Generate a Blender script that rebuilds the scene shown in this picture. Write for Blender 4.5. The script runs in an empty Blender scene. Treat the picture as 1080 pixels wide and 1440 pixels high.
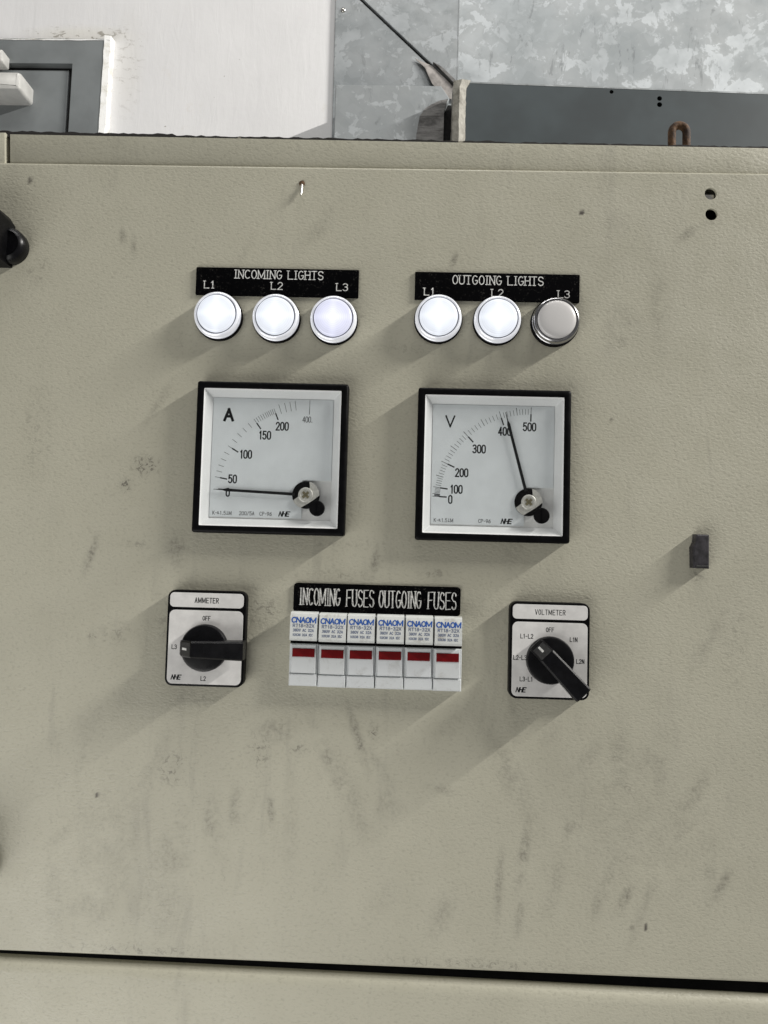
import bpy, bmesh, math, random
from mathutils import Vector, Matrix

sc = bpy.context.scene
COL = sc.collection
R = math.radians
random.seed(7)
MM = 0.001

# ------------------------------------------------------------------ camera
cam_data = bpy.data.cameras.new('camera')
cam = bpy.data.objects.new('camera', cam_data)
COL.objects.link(cam)
cam_data.sensor_width = 36.0
cam_data.lens = 27.03
cam_data.clip_start = 0.01
cam_data.clip_end = 50
_r = Vector((0.9994358, 0.01978338, 0.02714228))
_u = Vector((-0.02590424, -0.06035623, 0.99784072))
_f = Vector((-0.02137887, 0.99798083, 0.05980971))
cam.matrix_world = Matrix((
    (_r.x, _u.x, -_f.x, 0.00554),
    (_r.y, _u.y, -_f.y, -0.48756),
    (_r.z, _u.z, -_f.z, -0.01628),
    (0, 0, 0, 1)))
sc.camera = cam

# ------------------------------------------------------------------ light of the plant room
world = bpy.data.worlds.new('World')
sc.world = world
world.use_nodes = True
wb = world.node_tree.nodes['Background']
wb.inputs['Color'].default_value = (1.0, 0.985, 0.96, 1)
wb.inputs['Strength'].default_value = 0.135

def area_lamp(name, loc, target, sx, sy, power, color, roll_axis):
    d = bpy.data.lights.new(name, 'AREA')
    d.shape = 'RECTANGLE'
    d.size, d.size_y = sx, sy
    d.energy = power
    d.color = color
    o = bpy.data.objects.new(name, d)
    COL.objects.link(o)
    z = (Vector(loc) - Vector(target)).normalized()      # lamp shines along -z
    x = Vector(roll_axis)
    x = (x - z * x.dot(z)).normalized()
    y = z.cross(x)
    m = Matrix((x, y, z)).transposed().to_4x4()
    m.translation = Vector(loc)
    o.matrix_world = m
    return o

# row of ceiling tubes, at right angles to the cabinet front, high on the right
area_lamp('ceiling_tube_right', (3.0, -0.88, 2.15), (0.0, -0.5, 0.0), 1.1, 0.05, 162, (1.0, 0.97, 0.92), (0, 1, 0))
# overhead fill added to lift the back wall and the top edges
area_lamp('overhead_wall_fill', (-0.2, -0.45, 2.4), (-0.1, 0.4, 0.4), 1.3, 0.10, 10.0, (1.0, 0.985, 0.96), (1, 0, 0))
area_lamp('ceiling_tube_front', (0.3, -0.7, 2.3), (0.0, -0.1, 0.0), 1.2, 0.10, 6, (1.0, 0.985, 0.96), (1, 0, 0))
# soft fill added low on the near left to brighten the lower panel
area_lamp('low_fill_left', (-0.8, -0.75, -1.05), (-0.05, 0.0, -0.2), 1.5, 1.2, 15.5, (1.0, 0.985, 0.95), (1, 0, 0))

sc.view_settings.view_transform = 'Standard'
sc.view_settings.look = 'None'
sc.view_settings.exposure = 0.16
sc.view_settings.gamma = 1.0
sc.view_settings.use_curve_mapping = False

# ------------------------------------------------------------------ node helpers
class NT:
    def __init__(self, name):
        self.m = bpy.data.materials.new(name)
        self.m.use_nodes = True
        self.t = self.m.node_tree
        self.b = self.t.nodes['Principled BSDF']
    def n(self, kind, **kw):
        nd = self.t.nodes.new(kind)
        for k, v in kw.items():
            if k in nd.inputs.keys() if isinstance(k, str) else False:
                nd.inputs[k].default_value = v
            else:
                setattr(nd, k, v)
        return nd
    def l(self, a, b):
        self.t.links.new(a, b)
    def math(self, op, a, b=None, clamp=False):
        nd = self.t.nodes.new('ShaderNodeMath')
        nd.operation = op
        nd.use_clamp = clamp
        for i, v in enumerate((a, b)):
            if v is None:
                continue
            if isinstance(v, (int, float)):
                nd.inputs[i].default_value = v
            else:
                self.l(v, nd.inputs[i])
        return nd.outputs[0]
    def coords(self):
        if not hasattr(self, '_co'):
            self._co = self.t.nodes.new('ShaderNodeTexCoord').outputs['Object']
        return self._co
    def noise(self, scale, detail=2.0, rough=0.5, dist=0.0, vec=None):
        nd = self.t.nodes.new('ShaderNodeTexNoise')
        nd.inputs['Scale'].default_value = scale
        nd.inputs['Detail'].default_value = detail
        nd.inputs['Roughness'].default_value = rough
        nd.inputs['Distortion'].default_value = dist
        self.l(vec if vec is not None else self.coords(), nd.inputs['Vector'])
        return nd.outputs['Fac']
    def mapping(self, loc=(0, 0, 0), rot=(0, 0, 0), scale=(1, 1, 1), typ='POINT', vec=None):
        nd = self.t.nodes.new('ShaderNodeMapping')
        nd.vector_type = typ
        nd.inputs['Location'].default_value = loc
        nd.inputs['Rotation'].default_value = rot
        nd.inputs['Scale'].default_value = scale
        self.l(vec if vec is not None else self.coords(), nd.inputs['Vector'])
        return nd.outputs['Vector']
    def ramp(self, fac, lo, hi, a=0.0, b=1.0, smooth=True):
        nd = self.t.nodes.new('ShaderNodeMapRange')
        nd.interpolation_type = 'SMOOTHSTEP' if smooth else 'LINEAR'
        nd.inputs['From Min'].default_value = lo
        nd.inputs['From Max'].default_value = hi
        nd.inputs['To Min'].default_value = a
        nd.inputs['To Max'].default_value = b
        self.l(fac, nd.inputs['Value'])
        return nd.outputs['Result']
    def mix(self, fac, a, b):
        nd = self.t.nodes.new('ShaderNodeMix')
        nd.data_type = 'RGBA'
        if isinstance(fac, (int, float)):
            nd.inputs[0].default_value = fac
        else:
            self.l(fac, nd.inputs[0])
        for i, v in ((6, a), (7, b)):
            if isinstance(v, tuple):
                nd.inputs[i].default_value = (*v[:3], 1)
            else:
                self.l(v, nd.inputs[i])
        return nd.outputs[2]
    def bump(self, h, strength, dist):
        nd = self.t.nodes.new('ShaderNodeBump')
        nd.inputs['Strength'].default_value = strength
        nd.inputs['Distance'].default_value = dist
        self.l(h, nd.inputs['Height'])
        self.l(nd.outputs[0], self.b.inputs['Normal'])
    def base(self, c):
        if isinstance(c, tuple):
            self.b.inputs['Base Color'].default_value = (*c[:3], 1)
        else:
            self.l(c, self.b.inputs['Base Color'])
    def set(self, **kw):
        for k, v in kw.items():
            self.b.inputs[k.replace('_', ' ')].default_value = v
        return self

def plain(name, col, rough=0.5, metal=0.0, var=0.12, scale=300.0, bump=0.0, spec=0.5):
    """a simple coloured material with a little mottling, dust and relief"""
    t = NT(name)
    f = t.noise(scale, 3, 0.6)
    dark = tuple(c * (1 - var) for c in col)
    lite = tuple(min(1, c * (1 + var)) for c in col)
    t.base(t.mix(t.ramp(f, .3, .7), dark, lite))
    t.l(t.ramp(t.noise(scale * .37, 3), .3, .7, rough - .06, rough + .08), t.b.inputs['Roughness'])
    t.set(Metallic=metal, Specular_IOR_Level=spec)
    if bump:
        t.bump(f, bump, 0.0004)
    return t.m

PAINT = (0.44, 0.426, 0.342)
SMUDGES = [(-191.3, -19.2, 2.7, 11.9, -164, 0.5, 0), (-158.6, 38.7, 10.9, 8.2, 0, 0.9, 1), (-170.8, 26.0, 6.4, 6.4, 0, 0.8, 1),
 (-135.6, -14.1, 6.4, 10.9, 0, 0.35, 0), (-163.1, -11.6, 12.7, 4.1, 0, 0.3, 1), (-132.8, -151.1, 11.8, 12.7, 0, 0.55, 1),
 (-78.7, -138.4, 10.0, 15.5, 0, 0.5, 1), (-70.2, -126.3, 11.8, 7.3, 0, 0.3, 0), (-54.2, -136.3, 7.3, 4.5, 0, 0.5, 1),
 (-107.8, -180.7, 4.1, 13.0, -178, 0.35, 0), (-92.9, -175.9, 3.6, 13.1, -178, 0.3, 0), (-126.6, -185.7, 4.1, 13.0, -180, 0.25, 0),
 (-70.6, -175.2, 2.3, 8.7, 175, 0.45, 0), (-131.7, -207.5, 11.8, 16.4, 0, 0.22, 0), (-33.5, -146.6, 4.1, 29.6, 155, 0.28, 0),
 (-17.5, -128.7, 2.7, 19.4, 161, 0.5, 0), (-7.8, -125.2, 3.6, 8.2, 0, 0.7, 1), (-2.8, -146.8, 2.7, 15.8, 144, 0.25, 0),
 (-20.0, -166.8, 6.4, 30.2, 157, 0.18, 0), (87.0, -195.6, 3.2, 21.8, -171, 0.4, 0), (72.2, -215.3, 2.3, 23.5, -177, 0.3, 0),
 (114.1, -180.8, 3.2, 6.2, -151, 0.4, 0), (137.3, -213.0, 4.1, 20.6, -160, 0.3, 0), (148.8, -221.2, 3.2, 9.6, -154, 0.42, 0),
 (207.6, -211.6, 3.2, 13.3, -153, 0.42, 0), (84.8, -235.1, 2.7, 9.7, -173, 0.35, 0), (188.5, -160.0, 5.5, 23.7, -147, 0.22, 0),
 (125.0, -136.2, 4.5, 15.6, -136, 0.22, 0), (139.4, -155.2, 4.5, 10.3, -149, 0.22, 0), (149.2, -152.7, 10.0, 7.3, 0, 0.3, 1),
 (-180.4, 188.6, 2.3, 5.5, 172, 0.4, 0), (-173.2, 184.1, 1.8, 8.1, 174, 0.35, 0), (-187.6, -70.9, 3.2, 8.2, 0, 0.7, 1),
 (-171.8, -68.2, 13.6, 9.1, 0, 0.3, 1), (-10.3, -19.8, 2.7, 10.3, -172, 0.4, 0), (-77.4, -52.0, 11.8, 11.8, 0, 0.45, 1),
 (27.6, -24.5, 11.8, 4.5, 0, 0.35, 1), (186.2, 198.0, 2.7, 7.4, -130, 0.35, 0), (36.0, 177.5, 1.8, 5.2, -163, 0.5, 0),
 (35.1, -158.6, 2.3, 9.1, -78, 0.25, 0), (117.8, 210.4, 1.2, 1.2, 0, 1.2, 2), (162.0, -237.2, 1.0, 1.9, 0, 1.0, 2),
 (153.8, -237.9, 1.8, 1.8, 0, 0.35, 2), (-244.1, 225.5, 1.4, 2.3, 0, 0.7, 2), (138.3, 75.6, 1.2, 1.2, 0, 0.5, 2),
 (-179.5, -169.2, 1.1, 1.4, 0, 0.9, 2), (-172.4, -195.9, 27.3, 40.9, 0, 0.12, 0), (158.1, -184.6, 63.6, 40.9, 0, 0.1, 0),
 (146.8, 140.2, 7.3, 12.9, 135, 0.18, 0), (142.3, 126.3, 10.0, 6.4, 0, 0.3, 1)]

_rs = random.Random(21)
for _k in range(46):                                      # hand wipes and drag marks over the lower half, and a few above
    _low = _k < 34
    _x = _rs.uniform(-215, 215)
    _z = _rs.uniform(-245, -105) if _low else _rs.uniform(-90, 215)
    SMUDGES.append((_x, _z, _rs.uniform(2.4, 7.5), _rs.uniform(9, 32), _rs.gauss(16, 18), _rs.uniform(.08, .22), 0))
for _x, _z, _rx, _rz, _s in ((-86, -48, 6, 18, .4), (-142, -62, 5, 20, .3), (70, -62, 5, 22, .25), (-30, -28, 26, 4, .3), (130, -96, 10, 5, .3), (-120, -106, 20, 5, .3),
                             (200, 205, 8, 5, .3), (-140, 120, 5, 14, .2), (-236, 165, 10, 14, .35), (193, -22, 8, 5, .4), (-40, -8, 40, 5, .2), (10, 118, 30, 5, .2),
                             (-150, -262, 60, 5, .4), (60, -263, 90, 4, .4), (-230, 60, 12, 40, .25), (215, -60, 14, 40, .2)):
    SMUDGES.append((_x, _z, _rx, _rz, 0, _s, 1))
def paint_material(name, marks):
    t = NT(name)
    co = t.coords()
    peel = t.noise(560, 2.5, 0.55, 0.4, t.mapping(rot=(0, R(8), 0), scale=(.72, 1, 1.2)))                     # leathery powder-coat texture
    mott = t.noise(9, 4, 0.6)
    col = t.mix(t.ramp(mott, .3, .7), tuple(c * .955 for c in PAINT), tuple(c * 1.03 for c in PAINT))
    # hollows of the bump texture coloured darker, painting in their shade
    col = t.mix(t.ramp(peel, .25, .5, .26, 0), col, (.2, .19, .15))
    # faint wiped streaks all over
    wipe = t.noise(60, 4, .65, .4, t.mapping(rot=(0, R(14), 0), scale=(1, 1, .16)))
    col = t.mix(t.math('MULTIPLY', t.ramp(wipe, .54, .76, 0, .34), t.ramp(t.noise(5, 2), .45, .62)), col, (.2, .19, .165))
    if marks:
        fine = t.ramp(t.noise(420, 3, .65), .40, .62)
        speck = t.ramp(t.noise(260, 3, .7, 1.2), .53, .60)
        brk = t.ramp(t.noise(90, 4, .7), .30, .62)
        acc = []
        for k in range(3):
            at_ = t.t.nodes.new('ShaderNodeAttribute')
            at_.attribute_name = 'dirt_%d' % k
            acc.append(at_.outputs['Fac'])
        soft = t.math('MULTIPLY', t.math('MULTIPLY', acc[0], 1.5), t.math('MULTIPLY', brk, t.math('ADD', t.math('MULTIPLY', fine, .6), .4)))
        spk = t.math('MULTIPLY', acc[1], t.math('ADD', t.math('MULTIPLY', speck, .9), .16))
        tot = t.math('MAXIMUM', t.math('MAXIMUM', soft, spk), acc[2], )
        tot = t.math('MINIMUM', tot, .92)
        col = t.mix(tot, col, (.06, .052, .047))
    t.base(col)
    t.l(t.ramp(t.noise(40, 3), .3, .7, .33, .52), t.b.inputs['Roughness'])
    t.set(Specular_IOR_Level=.5)
    t.bump(t.math('ADD', peel, t.math('MULTIPLY', mott, .5)), .62, 0.00045)
    return t.m

M = {}
M['paint_door'] = paint_material('beige_powder_coat_marked', SMUDGES)
M['paint'] = paint_material('beige_powder_coat', None)
RAIL_MARKS = [(-183, 247, 3, 4, 0, .5, 0), (-232, 251, 2.5, 2, 0, .7, 1), (110, 250, 12, 4, 0, .35, 1), (-90, 246, 14, 5, 0, .35, 1),
              (30, 247, 12, 5, 0, .35, 1), (-70, -282, 3, 2, 0, .9, 1), (190, 245, 25, 4, 0, .3, 1)]
M['black'] = plain('black_plastic', (.0025, .0025, .003), .38, var=.3, spec=.10)
M['black_matte'] = plain('black_matte_plastic', (.003, .003, .0035), .6, var=.3, bump=.1, spec=.08)
M['black_laminate'] = plain('black_engraving_laminate', (.0015, .0015, .002), .5, var=.35, scale=900, spec=.03)
t = NT('black_engraving_laminate')
t.base(t.mix(t.math('MULTIPLY', t.ramp(t.noise(900, 2, .6), .60, .72), t.ramp(t.noise(60, 3), .42, .62, .15, 1)), (.0015, .0015, .002), (.035, .033, .03)))
t.set(Roughness=.55, Specular_IOR_Level=.03)
M['black_laminate'] = t.m
M['knob'] = plain('black_knob_plastic', (.0035, .0035, .0045), .3, var=.3, spec=.24)
M['mark_grey'] = plain('worn_grey_marking', (.026, .026, .026), .55, var=.35, scale=800)
M['engrave'] = plain('white_engraving', (.62, .62, .60), .7, var=.3, scale=900)
M['ink'] = plain('black_ink', (.010, .011, .012), .6, spec=.2)
M['ink_grey'] = plain('grey_ink', (.085, .09, .095), .6, var=.3, scale=900)
M['blue_ink'] = plain('blue_ink', (.012, .085, .36), .6, var=.2, scale=900)
M['slate_ink'] = plain('slate_ink', (.10, .13, .22), .6, var=.4, scale=1500)
M['white_plastic'] = plain('aged_white_plastic', (.61, .635, .65), .45, var=.05, scale=180)
M['cap_plastic'] = plain('dusty_white_plastic', (.60, .62, .60), .5, var=.1, scale=240)
def aged(name, col, dirt, amount, scale):
    t = NT(name)
    oi = t.t.nodes.new('ShaderNodeObjectInfo')
    v = t.t.nodes.new('ShaderNodeVectorMath'); v.operation = 'ADD'
    t.l(t.coords(), v.inputs[0]); t.l(oi.outputs['Random'], v.inputs[1])
    c = t.mix(t.ramp(oi.outputs['Random'], 0, 1, 0, .25, False), col, tuple(x * y for x, y in zip(col, (.93, .92, .86))))
    c = t.mix(t.ramp(t.noise(scale, 5, .7, .4, v.outputs[0]), .5, .74, 0, amount), c, dirt)
    c = t.mix(t.ramp(t.noise(scale * 6, 2, .5, 0, v.outputs[0]), .68, .76, 0, amount), c, dirt)
    t.base(c)
    t.l(t.ramp(t.noise(scale * 2, 3), .3, .7, .38, .55), t.b.inputs['Roughness'])
    return t.m
M['white_plastic'] = aged('aged_white_plastic', (.63, .655, .67), (.30, .29, .26), .35, 120)
M['cap_plastic'] = aged('dusty_white_plastic', (.62, .64, .63), (.28, .25, .20), .6, 150)
M['dial'] = plain('blue_grey_dial_enamel', (.86, .90, .92), .55, var=.03, scale=90)
M['meter_white'] = plain('white_meter_frame', (.92, .93, .93), .45, var=.02, scale=90)
M['mech'] = plain('pale_mechanism_cover', (.90, .90, .885), .45, var=.04, scale=120)
M['card'] = plain('silver_scale_card', (.74, .73, .715), .40, metal=.15, var=.06, scale=160)
M['chrome'] = plain('chrome_ring', (.72, .72, .73), .14, metal=1.0, var=.04)
M['chrome_dark'] = plain('dull_chrome_ring', (.42, .42, .43), .2, metal=1.0, var=.08)
M['nickel'] = plain('worn_nickel', (.74, .73, .68), .42, metal=.35, var=.12, scale=600)
M['brass'] = plain('dull_brass', (.30, .27, .17), .45, metal=.7, var=.2, scale=900)
M['groove'] = plain('grey_groove', (.11, .11, .12), .5)
M['steel'] = plain('bright_steel', (.78, .76, .72), .25, metal=1.0, var=.1)
M['red'] = plain('dark_red_window', (.15, .004, .006), .35, var=.25, scale=240, spec=.2)
M['grey_door'] = plain('grey_gloss_door_paint', (.19, .205, .21), .42, var=.10, scale=14, bump=.15)
M['grey_plate'] = plain('slate_grey_steel_plate', (.036, .048, .053), .5, var=.2, scale=9)
M['dark_void'] = plain('dark_interior', (.008, .008, .008), .9)
M['silver_paint'] = plain('silver_painted_closer', (.66, .655, .63), .4, metal=.2, var=.08, scale=40)
M['clip'] = plain('dark_grey_rubber', (.024, .022, .026), .5, var=.6, scale=200, bump=.4)
M['tape'] = plain('torn_grey_tape', (.30, .28, .265), .6, var=.3, scale=55, bump=.4)

t = NT('unlit_lens')
t.base((.60, .59, .585)); t.set(Roughness=.35, Coat_Weight=.3)
M['lens_off'] = t.m
def lens_mat(name, col, e):
    t = NT(name)
    t.base((.25, .25, .27))
    # the bulb behind the ribbed diffuser: stronger in the middle, with a faint cross and fine ribs
    p_ = t.mapping(scale=(1, 0, 1))
    ln = t.t.nodes.new('ShaderNodeVectorMath'); ln.operation = 'LENGTH'
    t.l(p_, ln.inputs[0])
    sp = t.t.nodes.new('ShaderNodeSeparateXYZ'); t.l(p_, sp.inputs[0])
    cr = t.math('MAXIMUM', t.ramp(t.math('ABSOLUTE', sp.outputs[0]), .0035, .0, 0, 1), t.ramp(t.math('ABSOLUTE', sp.outputs[2]), .0035, .0, 0, 1))
    rib = t.math('MULTIPLY', t.math('SINE', t.math('MULTIPLY', ln.outputs['Value'], 5200.0)), .035)
    glow = t.math('ADD', t.ramp(ln.outputs['Value'], .0, .0125, e * 1.12, e * .78), t.math('ADD', t.math('MULTIPLY', cr, .10 * e), rib))
    t.set(Roughness=.3)
    t.b.inputs['Emission Color'].default_value = (*col, 1)
    t.l(glow, t.b.inputs['Emission Strength'])
    return t.m
M['lens_on'] = lens_mat('lit_lens', (.87, .92, 1.0), .84)
M['lens_on_violet'] = lens_mat('lit_lens_violet', (.78, .80, 1.0), .80)
t = NT('lit_clear_collar'); t.base((.72, .73, .76)); t.set(Roughness=.22, Metallic=.3)
t.b.inputs['Emission Color'].default_value = (.9, .92, 1, 1); t.b.inputs['Emission Strength'].default_value = .30
M['collar_on'] = t.m

# clear cover glass of the meters: mostly straight through, a little mirror
t = NT('meter_cover_glass')
tr = t.t.nodes.new('ShaderNodeBsdfTransparent'); tr.inputs[0].default_value = (.985, .99, .99, 1)
gl = t.t.nodes.new('ShaderNodeBsdfGlossy'); gl.inputs['Roughness'].default_value = .06
fr = t.t.nodes.new('ShaderNodeFresnel'); fr.inputs[0].default_value = 1.45
mx = t.t.nodes.new('ShaderNodeMixShader')
t.l(t.math('MULTIPLY', fr.outputs[0], .4), mx.inputs[0]); t.l(tr.outputs[0], mx.inputs[1]); t.l(gl.outputs[0], mx.inputs[2])
t.l(mx.outputs[0], t.t.nodes['Material Output'].inputs['Surface'])
M['glass'] = t.m

# galvanised sheet with spangle and white bloom
def galv(name, seed, k):
    t = NT(name)
    v = t.mapping(loc=(seed, seed * 1.7, seed * .6))
    big = t.noise(9, 4, .6, .3, v)
    pat = t.noise(21, 5, .62, .35, v)                       # flaky white bloom
    pat2 = t.noise(58, 4, .6, .5, v)
    vo = t.t.nodes.new('ShaderNodeTexVoronoi'); vo.inputs['Scale'].default_value = 55
    t.l(v, vo.inputs['Vector'])
    sep = t.t.nodes.new('ShaderNodeSeparateColor'); t.l(vo.outputs['Color'], sep.inputs[0])
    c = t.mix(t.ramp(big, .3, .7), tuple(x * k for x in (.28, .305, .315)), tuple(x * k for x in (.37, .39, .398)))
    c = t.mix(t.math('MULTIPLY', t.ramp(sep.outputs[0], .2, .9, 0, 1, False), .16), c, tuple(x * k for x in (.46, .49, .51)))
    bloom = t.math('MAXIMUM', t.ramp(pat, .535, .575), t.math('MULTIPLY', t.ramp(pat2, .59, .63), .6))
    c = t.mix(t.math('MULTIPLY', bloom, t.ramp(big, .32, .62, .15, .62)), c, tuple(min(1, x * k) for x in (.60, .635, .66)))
    scr = t.noise(55, 5, .72, .5, t.mapping(loc=(seed, 0, 0), rot=(0, R(25), 0), scale=(1, 1, .35)))
    c = t.mix(t.ramp(scr, .58, .68, 0, .5), c, (.15, .16, .165))
    t.base(c)
    t.set(Metallic=.2)
    t.l(t.ramp(pat, .4, .65, .42, .62), t.b.inputs['Roughness'])
    t.bump(t.math('ADD', big, t.math('MULTIPLY', pat, .4)), .12, .004)
    return t.m
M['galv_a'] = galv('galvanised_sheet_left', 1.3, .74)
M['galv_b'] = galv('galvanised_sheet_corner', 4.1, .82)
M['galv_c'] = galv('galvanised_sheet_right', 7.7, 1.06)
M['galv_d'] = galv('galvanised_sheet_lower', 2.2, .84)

# white brushed plaster
t = NT('white_plaster')
br = t.noise(34, 4, .6, .8, t.mapping(rot=(0, R(-12), 0), scale=(1.6, 1, .35)))
lump = t.noise(6, 3)
c = t.mix(t.ramp(lump, .3, .7), (.72, .718, .724), (.77, .768, .774))
c = t.mix(t.ramp(t.noise(16, 5, .7), .62, .76, 0, .35), c, (.62, .58, .50))
c = t.mix(t.ramp(t.noise(120, 2), .74, .78, 0, .7), c, (.3, .28, .25))
g1 = t.t.nodes.new('ShaderNodeVectorMath'); g1.operation = 'LENGTH'
t.l(t.mapping((-.62, .9, .956), (0, 0, 0), (.15, .2, .026), 'TEXTURE'), g1.inputs[0])
g2 = t.t.nodes.new('ShaderNodeVectorMath'); g2.operation = 'LENGTH'
t.l(t.mapping((-.53, .9, .90), (0, 0, 0), (.04, .2, .14), 'TEXTURE'), g2.inputs[0])
gm = t.math('MAXIMUM', t.ramp(g1.outputs['Value'], 1, .2), t.math('MULTIPLY', t.ramp(g2.outputs['Value'], 1, .2), .45))
c = t.mix(t.math('MULTIPLY', gm, .35), c, (.66, .63, .53))
c = t.mix(t.math('MULTIPLY', gm, t.ramp(t.noise(95, 5, .7, .6, t.mapping(scale=(.6, 1, 1.3))), .55, .64, 0, .8)), c, (.24, .22, .18))
t.base(c); t.set(Roughness=.55)
t.bump(t.math('ADD', br, t.math('MULTIPLY', t.noise(90, 3), .3)), .18, .003)
M['plaster'] = t.m
t = NT('flaky_white_filler')
t.base(t.mix(t.ramp(t.noise(45, 4, .7), .45, .7), (.90, .90, .89), (.66, .64, .58))); t.set(Roughness=.7)
t.bump(t.noise(120, 4), .2, .003)
M['filler'] = t.m

# mastic bead and rust
t = NT('pale_mastic')
t.base(t.mix(t.ramp(t.noise(50, 4, .65), .4, .68), (.42, .405, .355), (.24, .225, .19))); t.set(Roughness=.6)
t.bump(t.noise(80, 4), .7, .004)
M['mastic'] = t.m
t = NT('rusty_steel')
t.base(t.mix(t.ramp(t.noise(160, 4, .65), .38, .66), (.035, .02, .013), (.13, .068, .03))); t.set(Roughness=.75, Metallic=.2)
t.bump(t.noise(350, 4), .6, .001)
M['rust'] = t.m
t = NT('chipped_black_gasket')
t.base(t.mix(t.ramp(t.noise(70, 3, .6), .60, .66), (.016, .014, .013), (.33, .31, .26))); t.set(Roughness=.8)
M['gasket'] = t.m
t = NT('dark_stained_galvanised')
t.base(t.mix(t.ramp(t.noise(30, 5, .7, .6, t.mapping(scale=(.5, 1, 2.2))), .35, .65), (.075, .072, .07), (.25, .245, .24))); t.set(Roughness=.65)
t.bump(t.noise(60, 4), .6, .004)
M['stain'] = t.m

# ------------------------------------------------------------------ mesh helpers (all input in millimetres)
def link(name, verts, faces, mat, parent=None, smooth=False, loc=None):
    me = bpy.data.meshes.new(name)
    me.from_pydata([(v[0] * MM, v[1] * MM, v[2] * MM) for v in verts], [], faces)
    me.validate()
    bm = bmesh.new(); bm.from_mesh(me)
    bmesh.ops.recalc_face_normals(bm, faces=bm.faces)
    bm.to_mesh(me); bm.free()
    o = bpy.data.objects.new(name, me)
    COL.objects.link(o)
    me.materials.append(M[mat])
    if smooth:
        for p in me.polygons:
            p.use_smooth = True
        me.set_sharp_from_angle(angle=R(38))
    if parent is not None:
        o.parent = parent
    if loc:
        o.location = [c * MM for c in loc]
    return o

class MB:
    def __init__(self):
        self.v, self.f = [], []
    def add(self, v, f):
        b = len(self.v)
        self.v += list(v)
        self.f += [tuple(i + b for i in q) for q in f]
        return self
    def loops(self, rings, cap0=True, cap1=True):
        n = len(rings[0])
        v = [p for r in rings for p in r]
        f = []
        for k in range(len(rings) - 1):
            for i in range(n):
                j = (i + 1) % n
                f.append((k * n + i, k * n + j, (k + 1) * n + j, (k + 1) * n + i))
        if cap0:
            f.append(tuple(range(n)))
        if cap1:
            f.append(tuple((len(rings) - 1) * n + i for i in range(n)))
        return self.add(v, f)
    def prism(self, pts, y0, y1, bev=0.0):
        """outline in x,z (convex-ish, any winding), from back y0 to front y1 (y1 < y0), front edge bevelled"""
        if bev:
            rings = [[(x, y0, z) for x, z in pts],
                     [(x, y1 + bev, z) for x, z in pts],
                     [(x, y1 + bev * .3, z) for x, z in inset(pts, bev * .3)],
                     [(x, y1, z) for x, z in inset(pts, bev)]]
        else:
            rings = [[(x, y0, z) for x, z in pts], [(x, y1, z) for x, z in pts]]
        return self.loops(rings)
    def box(self, x0, x1, z0, z1, y0, y1, bev=0.0):
        return self.prism([(x0, z0), (x1, z0), (x1, z1), (x0, z1)], y0, y1, bev)
    def lathe(self, prof, cx=0, cz=0, n=48, cap0=True, cap1=True):
        """prof: (radius, y) pairs, axis along y"""
        rings = [[(cx + r * math.cos(2 * math.pi * i / n), y, cz + r * math.sin(2 * math.pi * i / n)) for i in range(n)] for r, y in prof]
        return self.loops(rings, cap0, cap1)
    def build(self, name, mat, parent=None, smooth=False, loc=None):
        return link(name, self.v, self.f, mat, parent, smooth, loc)

def inset(pts, d):
    n = len(pts)
    area = sum(pts[i][0] * pts[(i + 1) % n][1] - pts[(i + 1) % n][0] * pts[i][1] for i in range(n))
    s = 1 if area > 0 else -1
    out = []
    for i in range(n):
        p0, p1, p2 = pts[i - 1], pts[i], pts[(i + 1) % n]
        a = Vector((p1[0] - p0[0], p1[1] - p0[1])).normalized()
        b = Vector((p2[0] - p1[0], p2[1] - p1[1])).normalized()
        na, nb = Vector((-a.y, a.x)) * s, Vector((-b.y, b.x)) * s
        m = na + nb
        m = m / max(.3, m.dot(na)) if m.length > 1e-6 else na
        out.append((p1[0] + m.x * d, p1[1] + m.y * d))
    return out

def rrect(x0, x1, z0, z1, r, seg=6):
    pts = []
    for cx, cz, a0 in ((x1 - r, z0 + r, -90), (x1 - r, z1 - r, 0), (x0 + r, z1 - r, 90), (x0 + r, z0 + r, 180)):
        for k in range(seg + 1):
            a = R(a0 + 90 * k / seg)
            pts.append((cx + r * math.cos(a), cz + r * math.sin(a)))
    return pts

def empty(name, x, y, z, label, cat, group=None):
    o = bpy.data.objects.new(name, None)
    COL.objects.link(o)
    o.empty_display_size = .01
    o.location = (x * MM, y * MM, z * MM)
    tag(o, label, cat, group)
    return o

def tag(o, label, cat, group=None):
    o['label'] = label
    o['category'] = cat
    if group:
        o['group'] = group
    return o

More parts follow.
